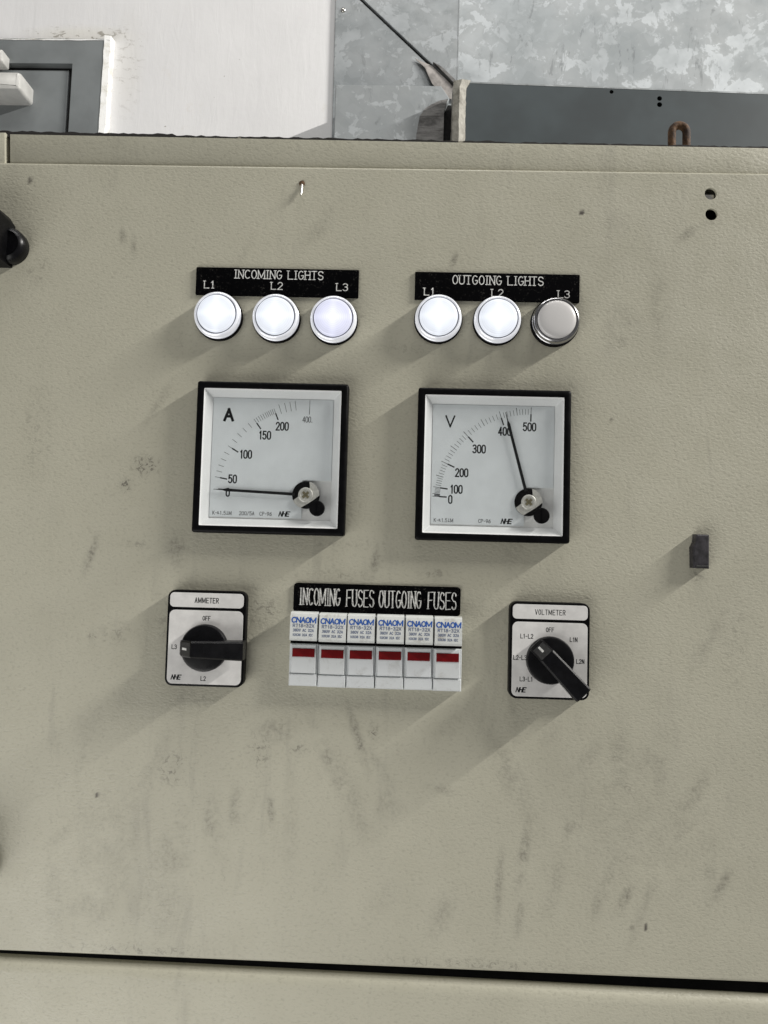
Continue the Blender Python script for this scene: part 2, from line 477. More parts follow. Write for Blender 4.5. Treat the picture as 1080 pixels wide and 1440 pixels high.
# ------------------------------------------------------------------ stroke lettering
def arc(cx, cy, rx, ry, a0, a1, n=8):
    return [(cx + rx * math.cos(R(a0 + (a1 - a0) * k / n)), cy + ry * math.sin(R(a0 + (a1 - a0) * k / n))) for k in range(n + 1)]
O_ = arc(.5, .5, .5, .5, 90, 450, 20)
def rr_o():      # squarish zero of the dial numerals
    return arc(.5, .72, .5, .28, 180, 0, 8) + arc(.5, .28, .5, .28, 0, -180, 8) + [(0, .72)]
G = {
 'A': [[(0, 0), (.5, 1), (1, 0)], [(.2, .36), (.8, .36)]],
 'C': [arc(.55, .5, .55, .5, 48, 312, 14)],
 'D': [[(0, 0), (0, 1), (.4, 1)] + arc(.4, .5, .6, .5, 90, -90, 10) + [(0, 0)]],
 'E': [[(1, 1), (0, 1), (0, 0), (1, 0)], [(0, .52), (.8, .52)]],
 'F': [[(0, 0), (0, 1), (1, 1)], [(0, .52), (.8, .52)]],
 'G': [arc(.52, .5, .52, .5, 50, 335, 14) + [(1, .45), (.6, .45)]],
 'H': [[(0, 0), (0, 1)], [(1, 0), (1, 1)], [(0, .52), (1, .52)]],
 'I': [[(.5, 0), (.5, 1)]],
 'K': [[(0, 0), (0, 1)], [(1, 1), (0, .42)], [(.3, .6), (1, 0)]],
 'L': [[(0, 1), (0, 0), (1, 0)]],
 'M': [[(0, 0), (0, 1), (.5, .12), (1, 1), (1, 0)]],
 'N': [[(0, 0), (0, 1), (1, 0), (1, 1)]],
 'O': [O_],
 'P': [[(0, 0), (0, 1), (.5, 1)] + arc(.5, .74, .5, .26, 90, -90, 8) + [(0, .48)]],
 'R': [[(0, 0), (0, 1), (.5, 1)] + arc(.5, .75, .48, .25, 90, -90, 8) + [(0, .5)], [(.45, .5), (1, 0)]],
 'S': [arc(.5, .75, .46, .25, 20, 270, 10) + arc(.5, .25, .5, .25, 90, -160, 10)],
 'T': [[(.5, 0), (.5, 1)], [(0, 1), (1, 1)]],
 'U': [[(0, 1), (0, .3)] + arc(.5, .3, .5, .3, 180, 360, 10) + [(1, 1)]],
 'V': [[(0, 1), (.5, 0), (1, 1)]],
 'W': [[(0, 1), (.25, 0), (.5, .75), (.75, 0), (1, 1)]],
 'X': [[(0, 0), (1, 1)], [(0, 1), (1, 0)]],
 '0': [rr_o()],
 '1': [[(.2, .8), (.6, 1), (.6, 0)]],
 '2': [arc(.5, .72, .48, .28, 165, -20, 9) + [(0, 0), (1, 0)]],
 '3': [arc(.45, .76, .48, .24, 150, -90, 9) + arc(.45, .27, .52, .27, 90, -150, 9)],
 '4': [[(.72, 0), (.72, 1), (0, .28), (1, .28)]],
 '5': [[(.92, 1), (.12, 1), (.06, .55)] + arc(.45, .33, .53, .33, 120, -150, 10)],
 '6': [arc(.5, .3, .48, .3, 0, 360, 14), [(.85, .95), (.3, .75), (.04, .35)]],
 '7': [[(0, 1), (1, 1), (.35, 0)]],
 '8': [arc(.5, .75, .42, .25, 0, 360, 12), arc(.5, .26, .5, .26, 0, 360, 12)],
 '9': [arc(.5, .7, .48, .3, 0, 360, 14), [(.97, .68), (.7, .2), (.2, .03)]],
 '-': [[(.1, .48), (.9, .48)]],
 '/': [[(0, -.05), (1, 1.05)]],
 '.': [[(.4, 0), (.6, 0), (.6, .06)]],
 'n': [[(0, .2), (0, .8), (.5, .8), (.5, .2), (1, .2)]],
 't': [[(.5, .1), (.5, .95)], [(0, .1), (1, .1)]],
}
NARROW = {'I': .45, '1': .7, '.': .4, '-': .8}

def ribbon(mb, pts, w, y):
    n = len(pts)
    if n < 2:
        return
    closed = (abs(pts[0][0] - pts[-1][0]) + abs(pts[0][1] - pts[-1][1])) < 1e-6
    L, Rr = [], []
    for i in range(n):
        p = Vector(pts[i])
        a = Vector(pts[i]) - Vector(pts[i - 1]) if i > 0 else (Vector(pts[-1]) - Vector(pts[-2]) if closed else None)
        b = Vector(pts[i + 1]) - Vector(pts[i]) if i < n - 1 else (Vector(pts[1]) - Vector(pts[0]) if closed else None)
        a = a.normalized() if a is not None and a.length > 1e-9 else None
        b = b.normalized() if b is not None and b.length > 1e-9 else None
        if a is None: a = b
        if b is None: b = a
        na, nb = Vector((-a.y, a.x)), Vector((-b.y, b.x))
        m = na + nb
        m = m / max(.45, m.dot(na)) if m.length > 1e-6 else na
        e = Vector((0, 0))
        if not closed and i == 0: e = -b * w * .45
        if not closed and i == n - 1: e = a * w * .45
        L.append(p + m * w / 2 + e); Rr.append(p - m * w / 2 + e)
    v = [(q.x, y, q.y) for q in L] + [(q.x, y, q.y) for q in Rr]
    mb.add(v, [(i, i + 1, n + i + 1, n + i) for i in range(n - 1)])

def lettering(mb, text, cx, cz, h, cw, gap, stroke, y, serif=0.0, slant=0.0, rough=0.0, rot=0.0, align='c'):
    """cx,cz centre; h cap height; cw letter width; gap between letters; all millimetres"""
    ws = [0 if c == ' ' else cw * NARROW.get(c, 1.0) * (1.35 if c in 'MW' else 1) for c in text]
    tot = sum((cw * .62 if c == ' ' else w) for c, w in zip(text, ws)) + gap * (len(text) - 1)
    x = cx - (tot / 2 if align == 'c' else 0)
    rnd = random.Random(hash(len(text)) + int(abs(cx) * 10) + ord(text[0]))
    k = 0
    for c, w in zip(text, ws):
        if c == ' ':
            x += cw * .62 + gap
            continue
        for line in G[c]:
            pts = []
            for (px, py) in line:
                jx, jz = (rnd.uniform(-rough, rough), rnd.uniform(-rough, rough)) if rough else (0, 0)
                pts.append((x + px * w + slant * py * h + jx, cz - h / 2 + py * h + jz))
            run = [pts[0]]
            for i in range(1, len(pts)):
                run.append(pts[i])
                if i < len(pts) - 1:
                    u_ = Vector(pts[i]) - Vector(pts[i - 1]); w_ = Vector(pts[i + 1]) - Vector(pts[i])
                    if u_.length > 1e-6 and w_.length > 1e-6 and u_.angle(w_) > R(55):
                        k += 1
                        ribbon(mb, run, stroke, y - .0009 * (k % 9))
                        run = [pts[i]]
            k += 1
            ribbon(mb, run, stroke, y - .0009 * (k % 9))
            if serif:
                for i, j in ((0, 1), (-1, -2)):
                    (ax, ay), (bx, by) = line[i], line[j]
                    if abs(ax - bx) < .12 and (ay < .02 or ay > .98):
                        p = pts[i]
                        k += 1
                        ribbon(mb, [(p[0] - serif, p[1]), (p[0] + serif, p[1])], stroke * .8, y - .0006 * (k % 7))
        x += w + gap
    return mb

# ------------------------------------------------------------------ background: wall, door, duct
o = MB().box(-4000, 4000, -600, 3200, 960, 900).build('wall', 'plaster'); o['kind'] = 'structure'

gd = empty('grey_door', -700, 900, 0, 'grey painted steel door in its frame on white wall behind cabinet', 'door')
def at(ob): ob.parent = gd; ob.location = (.7, -.9, 0); return ob
fr_pts_outer = [(-569.5, 938.5), (-590, -500), (-640, -500), (-628.5, 890), (-1500, 886), (-1500, 934)]
at(MB().prism(fr_pts_outer, 915, 884).build('door_frame', 'grey_door'))
at(MB().prism([(-639, 882.5), (-648, -500), (-1500, -500), (-1500, 878.5)], 912, 893, 1.5).build('door_leaf', 'grey_door'))
at(MB().prism([(-628.4, 891), (-640, -500), (-650, -500), (-638.9, 882.6), (-1500, 878.6), (-1500, 888)], 912, 898.6).build('door_gap', 'dark_void'))
# broken white filler along the frame edge
mb = MB(); rows = []
rnd = random.Random(3)
for k in range(40):
    z = 945 - k * 10
    xr = -569 - (938 - z) * .0145
    rows.append((z, xr - 1 + rnd.uniform(-.8, .5), xr + 12 + rnd.uniform(-.8, .6)))
v, f = [], []
for z, a, b in rows:
    v += [(a, 882.5, z), (b - 2, 884, z), (b, 901, z), (a, 901, z)]
for k in range(len(rows) - 1):
    for i in range(4):
        j = (i + 1) % 4
        f.append((k * 4 + i, k * 4 + j, k * 4 + 4 + j, k * 4 + 4 + i))
f += [(0, 1, 2, 3), tuple(4 * (len(rows) - 1) + i for i in range(4))]
at(link('edge_filler', v, f, 'filler'))
v, f = [], []
for k in range(60):
    x = -560 - k * 9
    zt = 936 + (x + 570) * .0045
    v += [(x, 898.5, zt + rnd.uniform(1, 5)), (x, 882.8, zt + rnd.uniform(.5, 1.6)), (x, 883, zt - rnd.uniform(0, 2)), (x, 901, zt - 1)]
for k in range(59):
    for i in range(4):
        j = (i + 1) % 4
        f.append((k * 4 + i, k * 4 + j, k * 4 + 4 + j, k * 4 + 4 + i))
f += [(0, 1, 2, 3), tuple(4 * 59 + i for i in range(4))]
at(link('edge_filler', v, f, 'filler'))
at(MB().prism(rrect(-1010, -704, 813, 847, 6, 4), 893, 842, 7).build('closer_body', 'silver_paint', smooth=True))
at(MB().prism(rrect(-900, -748, 876, 899, 3, 3), 884, 858, 3).build('closer_arm_bracket', 'silver_paint', smooth=True))

duct = empty('galvanised_duct', 0, 885, 0, 'spangled galvanised sheet metal duct behind cabinet, beside white wall', 'duct')
def du(ob): ob.parent = duct; ob.location = (0, -.885, 0); return ob
du(MB().prism([(-138, 400), (-141.5, 1071), (84, 857.5), (90, 400)], 899, 893, 1).build('duct_panel', 'galv_a'))
du(MB().prism([(-141.5, 1075), (-143, 1600), (88, 1600), (91, 866), (86, 861)], 899, 890, 1).build('duct_panel', 'galv_b'))
v = [(91.2, 890, 380), (91.2, 890, 1600), (900, 872, 1600), (900, 872, 380), (91.2, 899, 380), (91.2, 899, 1600), (900, 899, 1600), (900, 899, 380)]
du(link('duct_panel', v, [(0, 1, 2, 3), (4, 5, 6, 7), (0, 1, 5, 4), (1, 2, 6, 5), (2, 3, 7, 6), (3, 0, 4, 7)], 'galv_c'))
du(MB().prism([(-146.5, 1078), (-139, 1084), (92, 866), (82, 855)], 899.5, 897).build('seam_gap', 'dark_void'))
# crease cover along the vertical fold
du(MB().box(89.4, 90.9, 870, 1600, 895, 889.4, .3).build('standing_seam', 'galv_b'))
du(MB().lathe([(4.5, 894), (4.5, 892), (3, 890.5), (.2, 890)], -126, 1007, 14).build('rivet', 'steel', smooth=True))
# the lower boxed run of the duct stands further out from the wall
du(MB().prism([(-126.5, 400), (-126.5, 803), (57, 803.2), (72, 781), (63, 760), (62, 400)], 892, 800, 1.2).build('lower_duct_box', 'galv_d'))
v = [(13, 799.2, 600), (62, 798.6, 600), (63, 798.6, 757), (69, 798.6, 779), (54, 799, 776), (40, 799.4, 769), (30, 799.4, 762), (21, 799.4, 748), (16, 799.4, 715)]
v2 = [(x, y + .8, z) for x, y, z in v]
n = len(v)
du(link('torn_foil_patch', v + v2, [tuple(range(n)), tuple(range(n, 2 * n))] + [(i, (i + 1) % n, n + (i + 1) % n, n + i) for i in range(n)], 'stain'))
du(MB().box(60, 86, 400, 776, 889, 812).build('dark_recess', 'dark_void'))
# torn tape hanging off the diagonal seam
fl = [(11, 912), (44, 898), (58, 884), (84, 858), (87, 846), (85.5, 831), (70, 838), (56, 848), (44, 862), (38, 872), (30, 892)]
v = [(x, 889 - i * .35 + (.8 if i % 2 else 0), z) for i, (x, z) in enumerate(fl)]
v2 = [(x, y + 1.2, z) for x, y, z in v]
n = len(v)
du(link('torn_tape_flap', v + v2, [tuple(range(n)), tuple(range(n, 2 * n))] + [(i, (i + 1) % n, n + (i + 1) % n, n + i) for i in range(n)], 'tape'))
fl = [(44, 902), (50, 897), (88, 858), (90, 864), (82, 872), (60, 893)]
du(MB().prism(fl, 892, 882.5).build('seam_tape_ridge', 'stain'))

trk = empty('steel_trunking', 90, 750, 0, 'slate grey steel trunking with drilled holes, behind cabinet top on right', 'trunking')
def tk(ob): ob.parent = trk; ob.location = (-.09, -.75, 0); return ob
def hole_plate(name, outline, y0, y1, holes, mat, seg=20):
    """outline polygon minus round holes, extruded; returns an object"""
    bm = bmesh.new()
    edges = []
    def ring(pts):
        vs = [bm.verts.new((x * MM, y1 * MM, z * MM)) for x, z in pts]
        for i in range(len(vs)):
            edges.append(bm.edges.new((vs[i], vs[(i + 1) % len(vs)])))
    ring(outline)
    for (hx, hz, hr) in holes:
        ring([(hx + hr * math.cos(2 * math.pi * i / seg), hz + hr * math.sin(2 * math.pi * i / seg)) for i in range(seg)])
    res = bmesh.ops.triangle_fill(bm, use_beauty=True, use_dissolve=False, edges=edges)
    faces = [g for g in res['geom'] if isinstance(g, bmesh.types.BMFace)]
    ext = bmesh.ops.extrude_face_region(bm, geom=faces)
    bmesh.ops.translate(bm, verts=[g for g in ext['geom'] if isinstance(g, bmesh.types.BMVert)], vec=(0, (y0 - y1) * MM, 0))
    bmesh.ops.recalc_face_normals(bm, faces=bm.faces)
    me = bpy.data.meshes.new(name)
    bm.to_mesh(me); bm.free()
    ob = bpy.data.objects.new(name, me)
    COL.objects.link(ob)
    me.materials.append(M[mat])
    return ob
tk(hole_plate('front_plate', [(95.8, 400), (95.8, 776.7), (900, 757), (900, 400)], 753, 750,
              [(337.3, 765.3, 3.3), (416.4, 755.1, 4.0), (416.5, 744.6, 4.2)], 'grey_plate'))
tk(MB().prism([(97, 400), (97, 775.5), (900, 756), (900, 400)], 858, 766).build('trunking_body', 'dark_void'))
tk(MB().prism([(95.7, 776.8), (95.7, 779.4), (900, 759.7), (900, 757.1)], 800, 749.6).build('top_lip', 'galv_d'))
# mastic bead up the left end, wavering
v, f = [], []
for k in range(34):
    z = 563 + k * 6.6
    a, b = 75.2 + rnd.uniform(-.7, .6), 95.5 + rnd.uniform(-.7, .9)
    if z > 765: b += (z - 765) * .5
    bul = rnd.uniform(0, 1.2)
    v += [(a, 790, z), (a, 751, z), ((a + b) / 2, 745.5 - bul, z), (b + .8, 749, z), (b, 790, z)]
for k in range(33):
    for i in range(5):
        j = (i + 1) % 5
        f.append((k * 5 + i, k * 5 + j, k * 5 + 5 + j, k * 5 + 5 + i))
f += [tuple(range(5)), tuple(33 * 5 + i for i in range(5))]
tk(link('sealant_bead', v, f, 'mastic', smooth=True))

# ------------------------------------------------------------------ the cabinet
cab = empty('electrical_cabinet', 0, 0, -310, 'beige powder coated electrical cabinet front covered in faint dirty smudges', 'cabinet')
def cb(ob): ob.parent = cab; ob.location = (0, 0, .31); return ob
HOLES = [(200.6, 224.4, 3.9), (201.1, 210.7, 3.9)]
def dirt_layers(me, marks):
    """grime marks as three point attributes: smears, speckle fields, pinholes (positions in millimetres)"""
    import numpy as np
    n = len(me.vertices)
    co = np.empty(n * 3, dtype=np.float32)
    me.vertices.foreach_get('co', co)
    co = co.reshape(-1, 3) / MM
    lay = [np.zeros(n, dtype=np.float32) for _ in range(3)]
    for (x, z, rx, rz, ang, s, k) in marks:
        g = 1.7 if k == 0 else 1.25
        dx, dz = co[:, 0] - x, co[:, 2] - z
        c, sn = math.cos(R(ang)), math.sin(R(ang))
        u, w = dx * c - dz * sn, dx * sn + dz * c
        d = np.sqrt((u / (rx * g)) ** 2 + (w / (rz * g)) ** 2)
        e = np.clip((1 - d) / (1.0 if k < 2 else .4), 0, 1)
        lay[k] = np.maximum(lay[k], s * e * e * (3 - 2 * e))
    for k in range(3):
        at_ = me.attributes.new('dirt_%d' % k, 'FLOAT', 'POINT')
        at_.data.foreach_set('value', lay[k])

def door_mesh():
    """front sheet as a fine grid with the two drilled holes let in"""
    st = 1.5
    xs = [-420, -360, -300] + [-300 + st * i for i in range(1, 401)] + [360, 420]
    nz = 334
    bm = bmesh.new()
    grid = []
    for x in xs:
        zb = -263.6 - 2.8 * (x + 420) / 840
        zt = 235.6 + 2.0 * (x + 420) / 840
        grid.append([bm.verts.new((x * MM, 0, (zb + (zt - zb) * j / nz) * MM)) for j in range(nz + 1)])
    cut = set()
    for i in range(len(xs) - 1):
        for j in range(nz):
            zc = -265 + 501 * (j + .5) / nz
            xc = (xs[i] + xs[i + 1]) / 2
            if 193 < xc < 209 and 203 < zc < 232:
                cut.add((i, j))
            else:
                bm.faces.new((grid[i][j], grid[i + 1][j], grid[i + 1][j + 1], grid[i][j + 1]))
    ci = [c[0] for c in cut]; cj = [c[1] for c in cut]
    i0, i1, j0, j1 = min(ci), max(ci) + 1, min(cj), max(cj) + 1
    loop = [(i, j0) for i in range(i0, i1)] + [(i1, j) for j in range(j0, j1)] + [(i, j1) for i in range(i1, i0, -1)] + [(i0, j) for j in range(j1, j0, -1)]
    vs = [grid[i][j] for i, j in loop]
    for i in range(i0 + 1, i1):
        for j in range(j0 + 1, j1):
            bm.verts.remove(grid[i][j])
    edges = [bm.edges.get((vs[k], vs[(k + 1) % len(vs)])) for k in range(len(vs))]
    rims = []
    for (hx, hz, hr) in HOLES:
        ring = [bm.verts.new(((hx + hr * math.cos(2 * math.pi * i / 28)) * MM, 0, (hz + hr * math.sin(2 * math.pi * i / 28)) * MM)) for i in range(28)]
        rims.append(ring)
        edges += [bm.edges.new((ring[k], ring[(k + 1) % 28])) for k in range(28)]
    bmesh.ops.triangle_fill(bm, use_beauty=True, use_dissolve=False, edges=edges, normal=(0, -1, 0))
    for ring in rims:                                     # sheet thickness inside the holes
        back = [bm.verts.new((v_.co.x, 2 * MM, v_.co.z)) for v_ in ring]
        for k in range(28):
            bm.faces.new((ring[k], ring[(k + 1) % 28], back[(k + 1) % 28], back[k]))
    bmesh.ops.recalc_face_normals(bm, faces=bm.faces)
    me = bpy.data.meshes.new('door_panel')
    bm.to_mesh(me); bm.free()
    me.materials.append(M['paint_door'])
    dirt_layers(me, SMUDGES)
    ob = bpy.data.objects.new('door_panel', me)
    COL.objects.link(ob)
    return ob
door = cb(door_mesh())
# folded edges of the door: rounded top lip and rounded bottom return
def fold(name, x0, z0, x1, z1, r, up, depth, mat, parent_fn, n=6):
    v, f = [], []
    for (x, z) in ((x0, z0), (x1, z1)):
        prof = []
        for k in range(n + 1):
            a = R(90 * k / n)
            prof.append((x, r - r * math.cos(a) - 0.0, z + up * r * math.sin(a)))
        prof = [(p[0], p[1], p[2]) for p in prof]
        prof.append((x, depth, z + up * r))
        v += prof
    m = n + 2
    f = [(i, i + 1, m + i + 1, m + i) for i in range(m - 1)]
    return parent_fn(link(name, v, f, mat, smooth=True))
fold('door_top_fold', -420, 235.6, 420, 237.6, 1.6, 1, 20, 'paint', cb)
fold('door_bottom_fold', -420, -263.6, 420, -266.4, 1.6, -1, 20, 'paint', cb)
# frame rail above the door, in two lengths with a joint near the left
def rail(x0, x1, y, zl, zr):
    pts = [(x0, 232), (x1, 232), (x1, zr), (x0, zl)]
    m = MB()
    def q(y_, pl):      # the rail leans out a little towards its top edge
        return [(x, y_ - 3.0 * (z - 232) / 25, z) for x, z in pl]
    rings = [[(x, y + 22, z) for x, z in pts], q(y + 1.2, pts), q(y + .35, inset(pts, .35)), q(y, inset(pts, 1.2))]
    m.loops(rings)
    return cb(m.build('top_rail', 'paint', smooth=True))
rail(-259.6, 420, 3.2, 257.4, 255.5)
rail(-420, -261.9, 1.8, 258.2, 257.6)
cb(MB().box(-420, 420, 228, 254.5, 30, 24.5).build('rail_backing', 'dark_void'))
# chipped black gasket left along the top edge
v, f = [], []
n = 260
rnd = random.Random(11)
for k in range(n + 1):
    x = -420 + 840 * k / n
    z = 257.5 - (x + 265.8) * (1.5 / 503)
    h = 1.9 + rnd.uniform(-.6, .45) + (.9 if x < -150 else 0) - (.5 if x > 60 else 0)
    v += [(x, 3, z + h), (x, 1.8, z + h * .9), (x, 1.8, z - 1.5), (x, 12, z - 1.5), (x, 12, z + h)]
for k in range(n):
    for i in range(5):
        j = (i + 1) % 5
        f.append((k * 5 + i, k * 5 + j, k * 5 + 5 + j, k * 5 + 5 + i))
cb(link('edge_gasket', v, f, 'gasket'))
# cabinet body behind the door
cb(MB().box(-420, 420, -330, 252.5, 330, 31).build('cabinet_body', 'dark_void'))
cb(MB().box(-420, 420, 252.8, 254.6, 330, 25).build('cabinet_roof', 'paint'))
# lower fascia below the gap, its upper edge rolled over
v, f = [], []
prof = [(7.4, -60), (7.4, -1.6), (6.6, -.5), (5.2, -.2), (3.4, -.9), (1.6, -2.6), (.4, -5.0), (-.2, -8.5), (-.3, -60)]
for x, zt in ((-420, -267.6), (420, -278.6)):
    v += [(x, y, zt + z) for y, z in prof]
m = len(prof)
f = [(i, (i + 1) % m, m + (i + 1) % m, m + i) for i in range(m)] + [tuple(range(m)), tuple(range(m, 2 * m))]
cb(link('lower_fascia', v, f, 'paint', smooth=True))
# bracket seen through the upper drilled hole
o = MB().box(193, 208, 217.5, 225.2, 5, 3.2).build('inner_bracket', 'steel'); cb(o)

def lock(x, z, y_shift):
    """black plastic swing lock at the edge of the door"""
    h = MB().prism([(-30, -15), (9.4, -14.5), (10.2, 13), (6.5, 18.5), (1, 21), (-30, 21)], 0, -22, 2.5).build('lock_housing', 'black', smooth=True)
    k = MB().lathe([(11.4, 0), (11.6, -3), (11.5, -6), (10.6, -8.2), (8.6, -9.4), (8.0, -8.8), (.1, -8.6)], 8.8, -1.5, 40).build('lock_knob', 'knob', smooth=True)
    for ob in (h, k):
        ob.parent = door
        ob.location = (x * MM, 0, z * MM)
lock(-262, 181, 0)
lock(-259, -212, 0)

# ------------------------------------------------------------------ label plates
def plate(name, x, z, w, h, label, r=.6):
    root = empty(name, x, 0, z, label, 'label plate')
    MB().prism(rrect(-w / 2, w / 2, -h / 2, h / 2, r, 3), -.05, -1.5, .25).build('plate', 'black_laminate', root)
    return root
p = plate('label_plate', -78.1, 159.9, 105.7, 18.3, 'black engraved plate reading INCOMING LIGHTS above three lit lamps')
mb = lettering(MB(), 'INCOMING LIGHTS', 1, 4.9, 5.4, 3.1, 1.15, .6, -1.53, serif=.8)
for s, x in (('L1', -44), ('L2', 0), ('L3', 42.3)):
    lettering(mb, s, x, -2.4, 4.6, 3.0, 1.2, .58, -1.53, serif=.75)
mb.build('lettering', 'engrave', p)
p = plate('label_plate', 63.9, 159.6, 105.7, 18.3, 'black engraved plate reading OUTGOING LIGHTS above two lit lamps and one dark')
mb = lettering(MB(), 'OUTGOING LIGHTS', 0.5, 4.3, 5.6, 3.1, 1.15, .62, -1.53, serif=.8)
for s, x in (('L1', -43.5), ('L2', .3), ('L3', 42.8)):
    lettering(mb, s, x, -3.9, 4.6, 3.0, 1.2, .58, -1.53, serif=.75)
mb.build('lettering', 'engrave', p)
p = plate('label_plate', -7.9, -42.4, 105.2, 18.2, 'black plate with tall white lettering INCOMING FUSES OUTGOING FUSES above fuse row', 2.2)
for word, wx, wz, cw, gp, sf in (('INCOMING', -36.0, .6, 2.6, .92, .55), ('FUSES', -10.5, .35, 2.6, 1.0, .5),
                                 ('OUTGOING', 14.5, .3, 2.65, .92, .55), ('FUSES', 41.0, .2, 2.65, 1.05, .5)):
    mb = MB()
    for dx, dz, st in ((0, 0, .5), (.38, .12, .3)):      # the cutter went over the letters twice
        lettering(mb, word, wx + dx, wz + dz, 10.4, cw, gp, st, -1.53 - dx * .02, serif=sf, rough=.18)
    mb.build('lettering', 'engrave', p)

# ------------------------------------------------------------------ pilot lamps
def pilot(x, z, lens, collar, label):
    root = empty('indicator_lamp', x, 0, z, label, 'indicator lamp', 'round indicator lamps in two rows of three')
    MB().lathe([(15.4, -.05), (15.5, -2.6), (15.1, -3.3), (12, -3.4)], n=56).build('base_collar', 'black_matte', root, True)
    MB().lathe([(14.0, -3.2), (14.8, -3.5), (14.9, -5.0), (14.5, -5.4), (14.5, -5.9), (14.8, -6.2), (14.5, -7.9), (14.1, -8.7), (13.5, -9.0), (12.9, -8.8), (12.75, -7.6)], n=56, cap0=False, cap1=False).build('bezel_ring', collar, root, True)
    MB().lathe([(12.85, -8.3), (12.0, -8.3)], n=56, cap0=False, cap1=False).build('groove', 'groove', root)
    MB().lathe([(12.1, -6.5), (12.1, -9.4), (11.85, -10.1), (11.1, -10.7), (9.2, -11.2), (6.3, -11.5), (3, -11.65), (.05, -11.7)], n=56).build('lens', lens, root, True)
    return root
pilot(-114.9, 136.1, 'lens_on', 'collar_on', 'lit white lamp under L1 of the INCOMING LIGHTS plate')
pilot(-77.4, 135.4, 'lens_on', 'collar_on', 'lit white lamp under L2 of the INCOMING LIGHTS plate')
pilot(-40.4, 135.0, 'lens_on_violet', 'collar_on', 'lit faintly violet lamp under L3 of the INCOMING LIGHTS plate')
pilot(26.5, 137.2, 'lens_on', 'collar_on', 'lit white lamp under L1 of the OUTGOING LIGHTS plate')
pilot(64.1, 137.0, 'lens_on', 'collar_on', 'lit white lamp under L2 of the OUTGOING LIGHTS plate')
pilot(101.0, 136.8, 'lens_off', 'chrome_dark', 'unlit grey lamp under L3 of the OUTGOING LIGHTS plate')

# ------------------------------------------------------------------ panel meters
PIV = (22.7, -22.6)
def pol(r, deg):      # angle measured up from the left-hand horizontal
    return (PIV[0] - r * math.cos(R(deg)), PIV[1] + r * math.sin(R(deg)))

def sq_ring(h, y, r, seg=4):
    return [(x, y, z) for x, z in rrect(-h, h, -h, h, r, seg)]

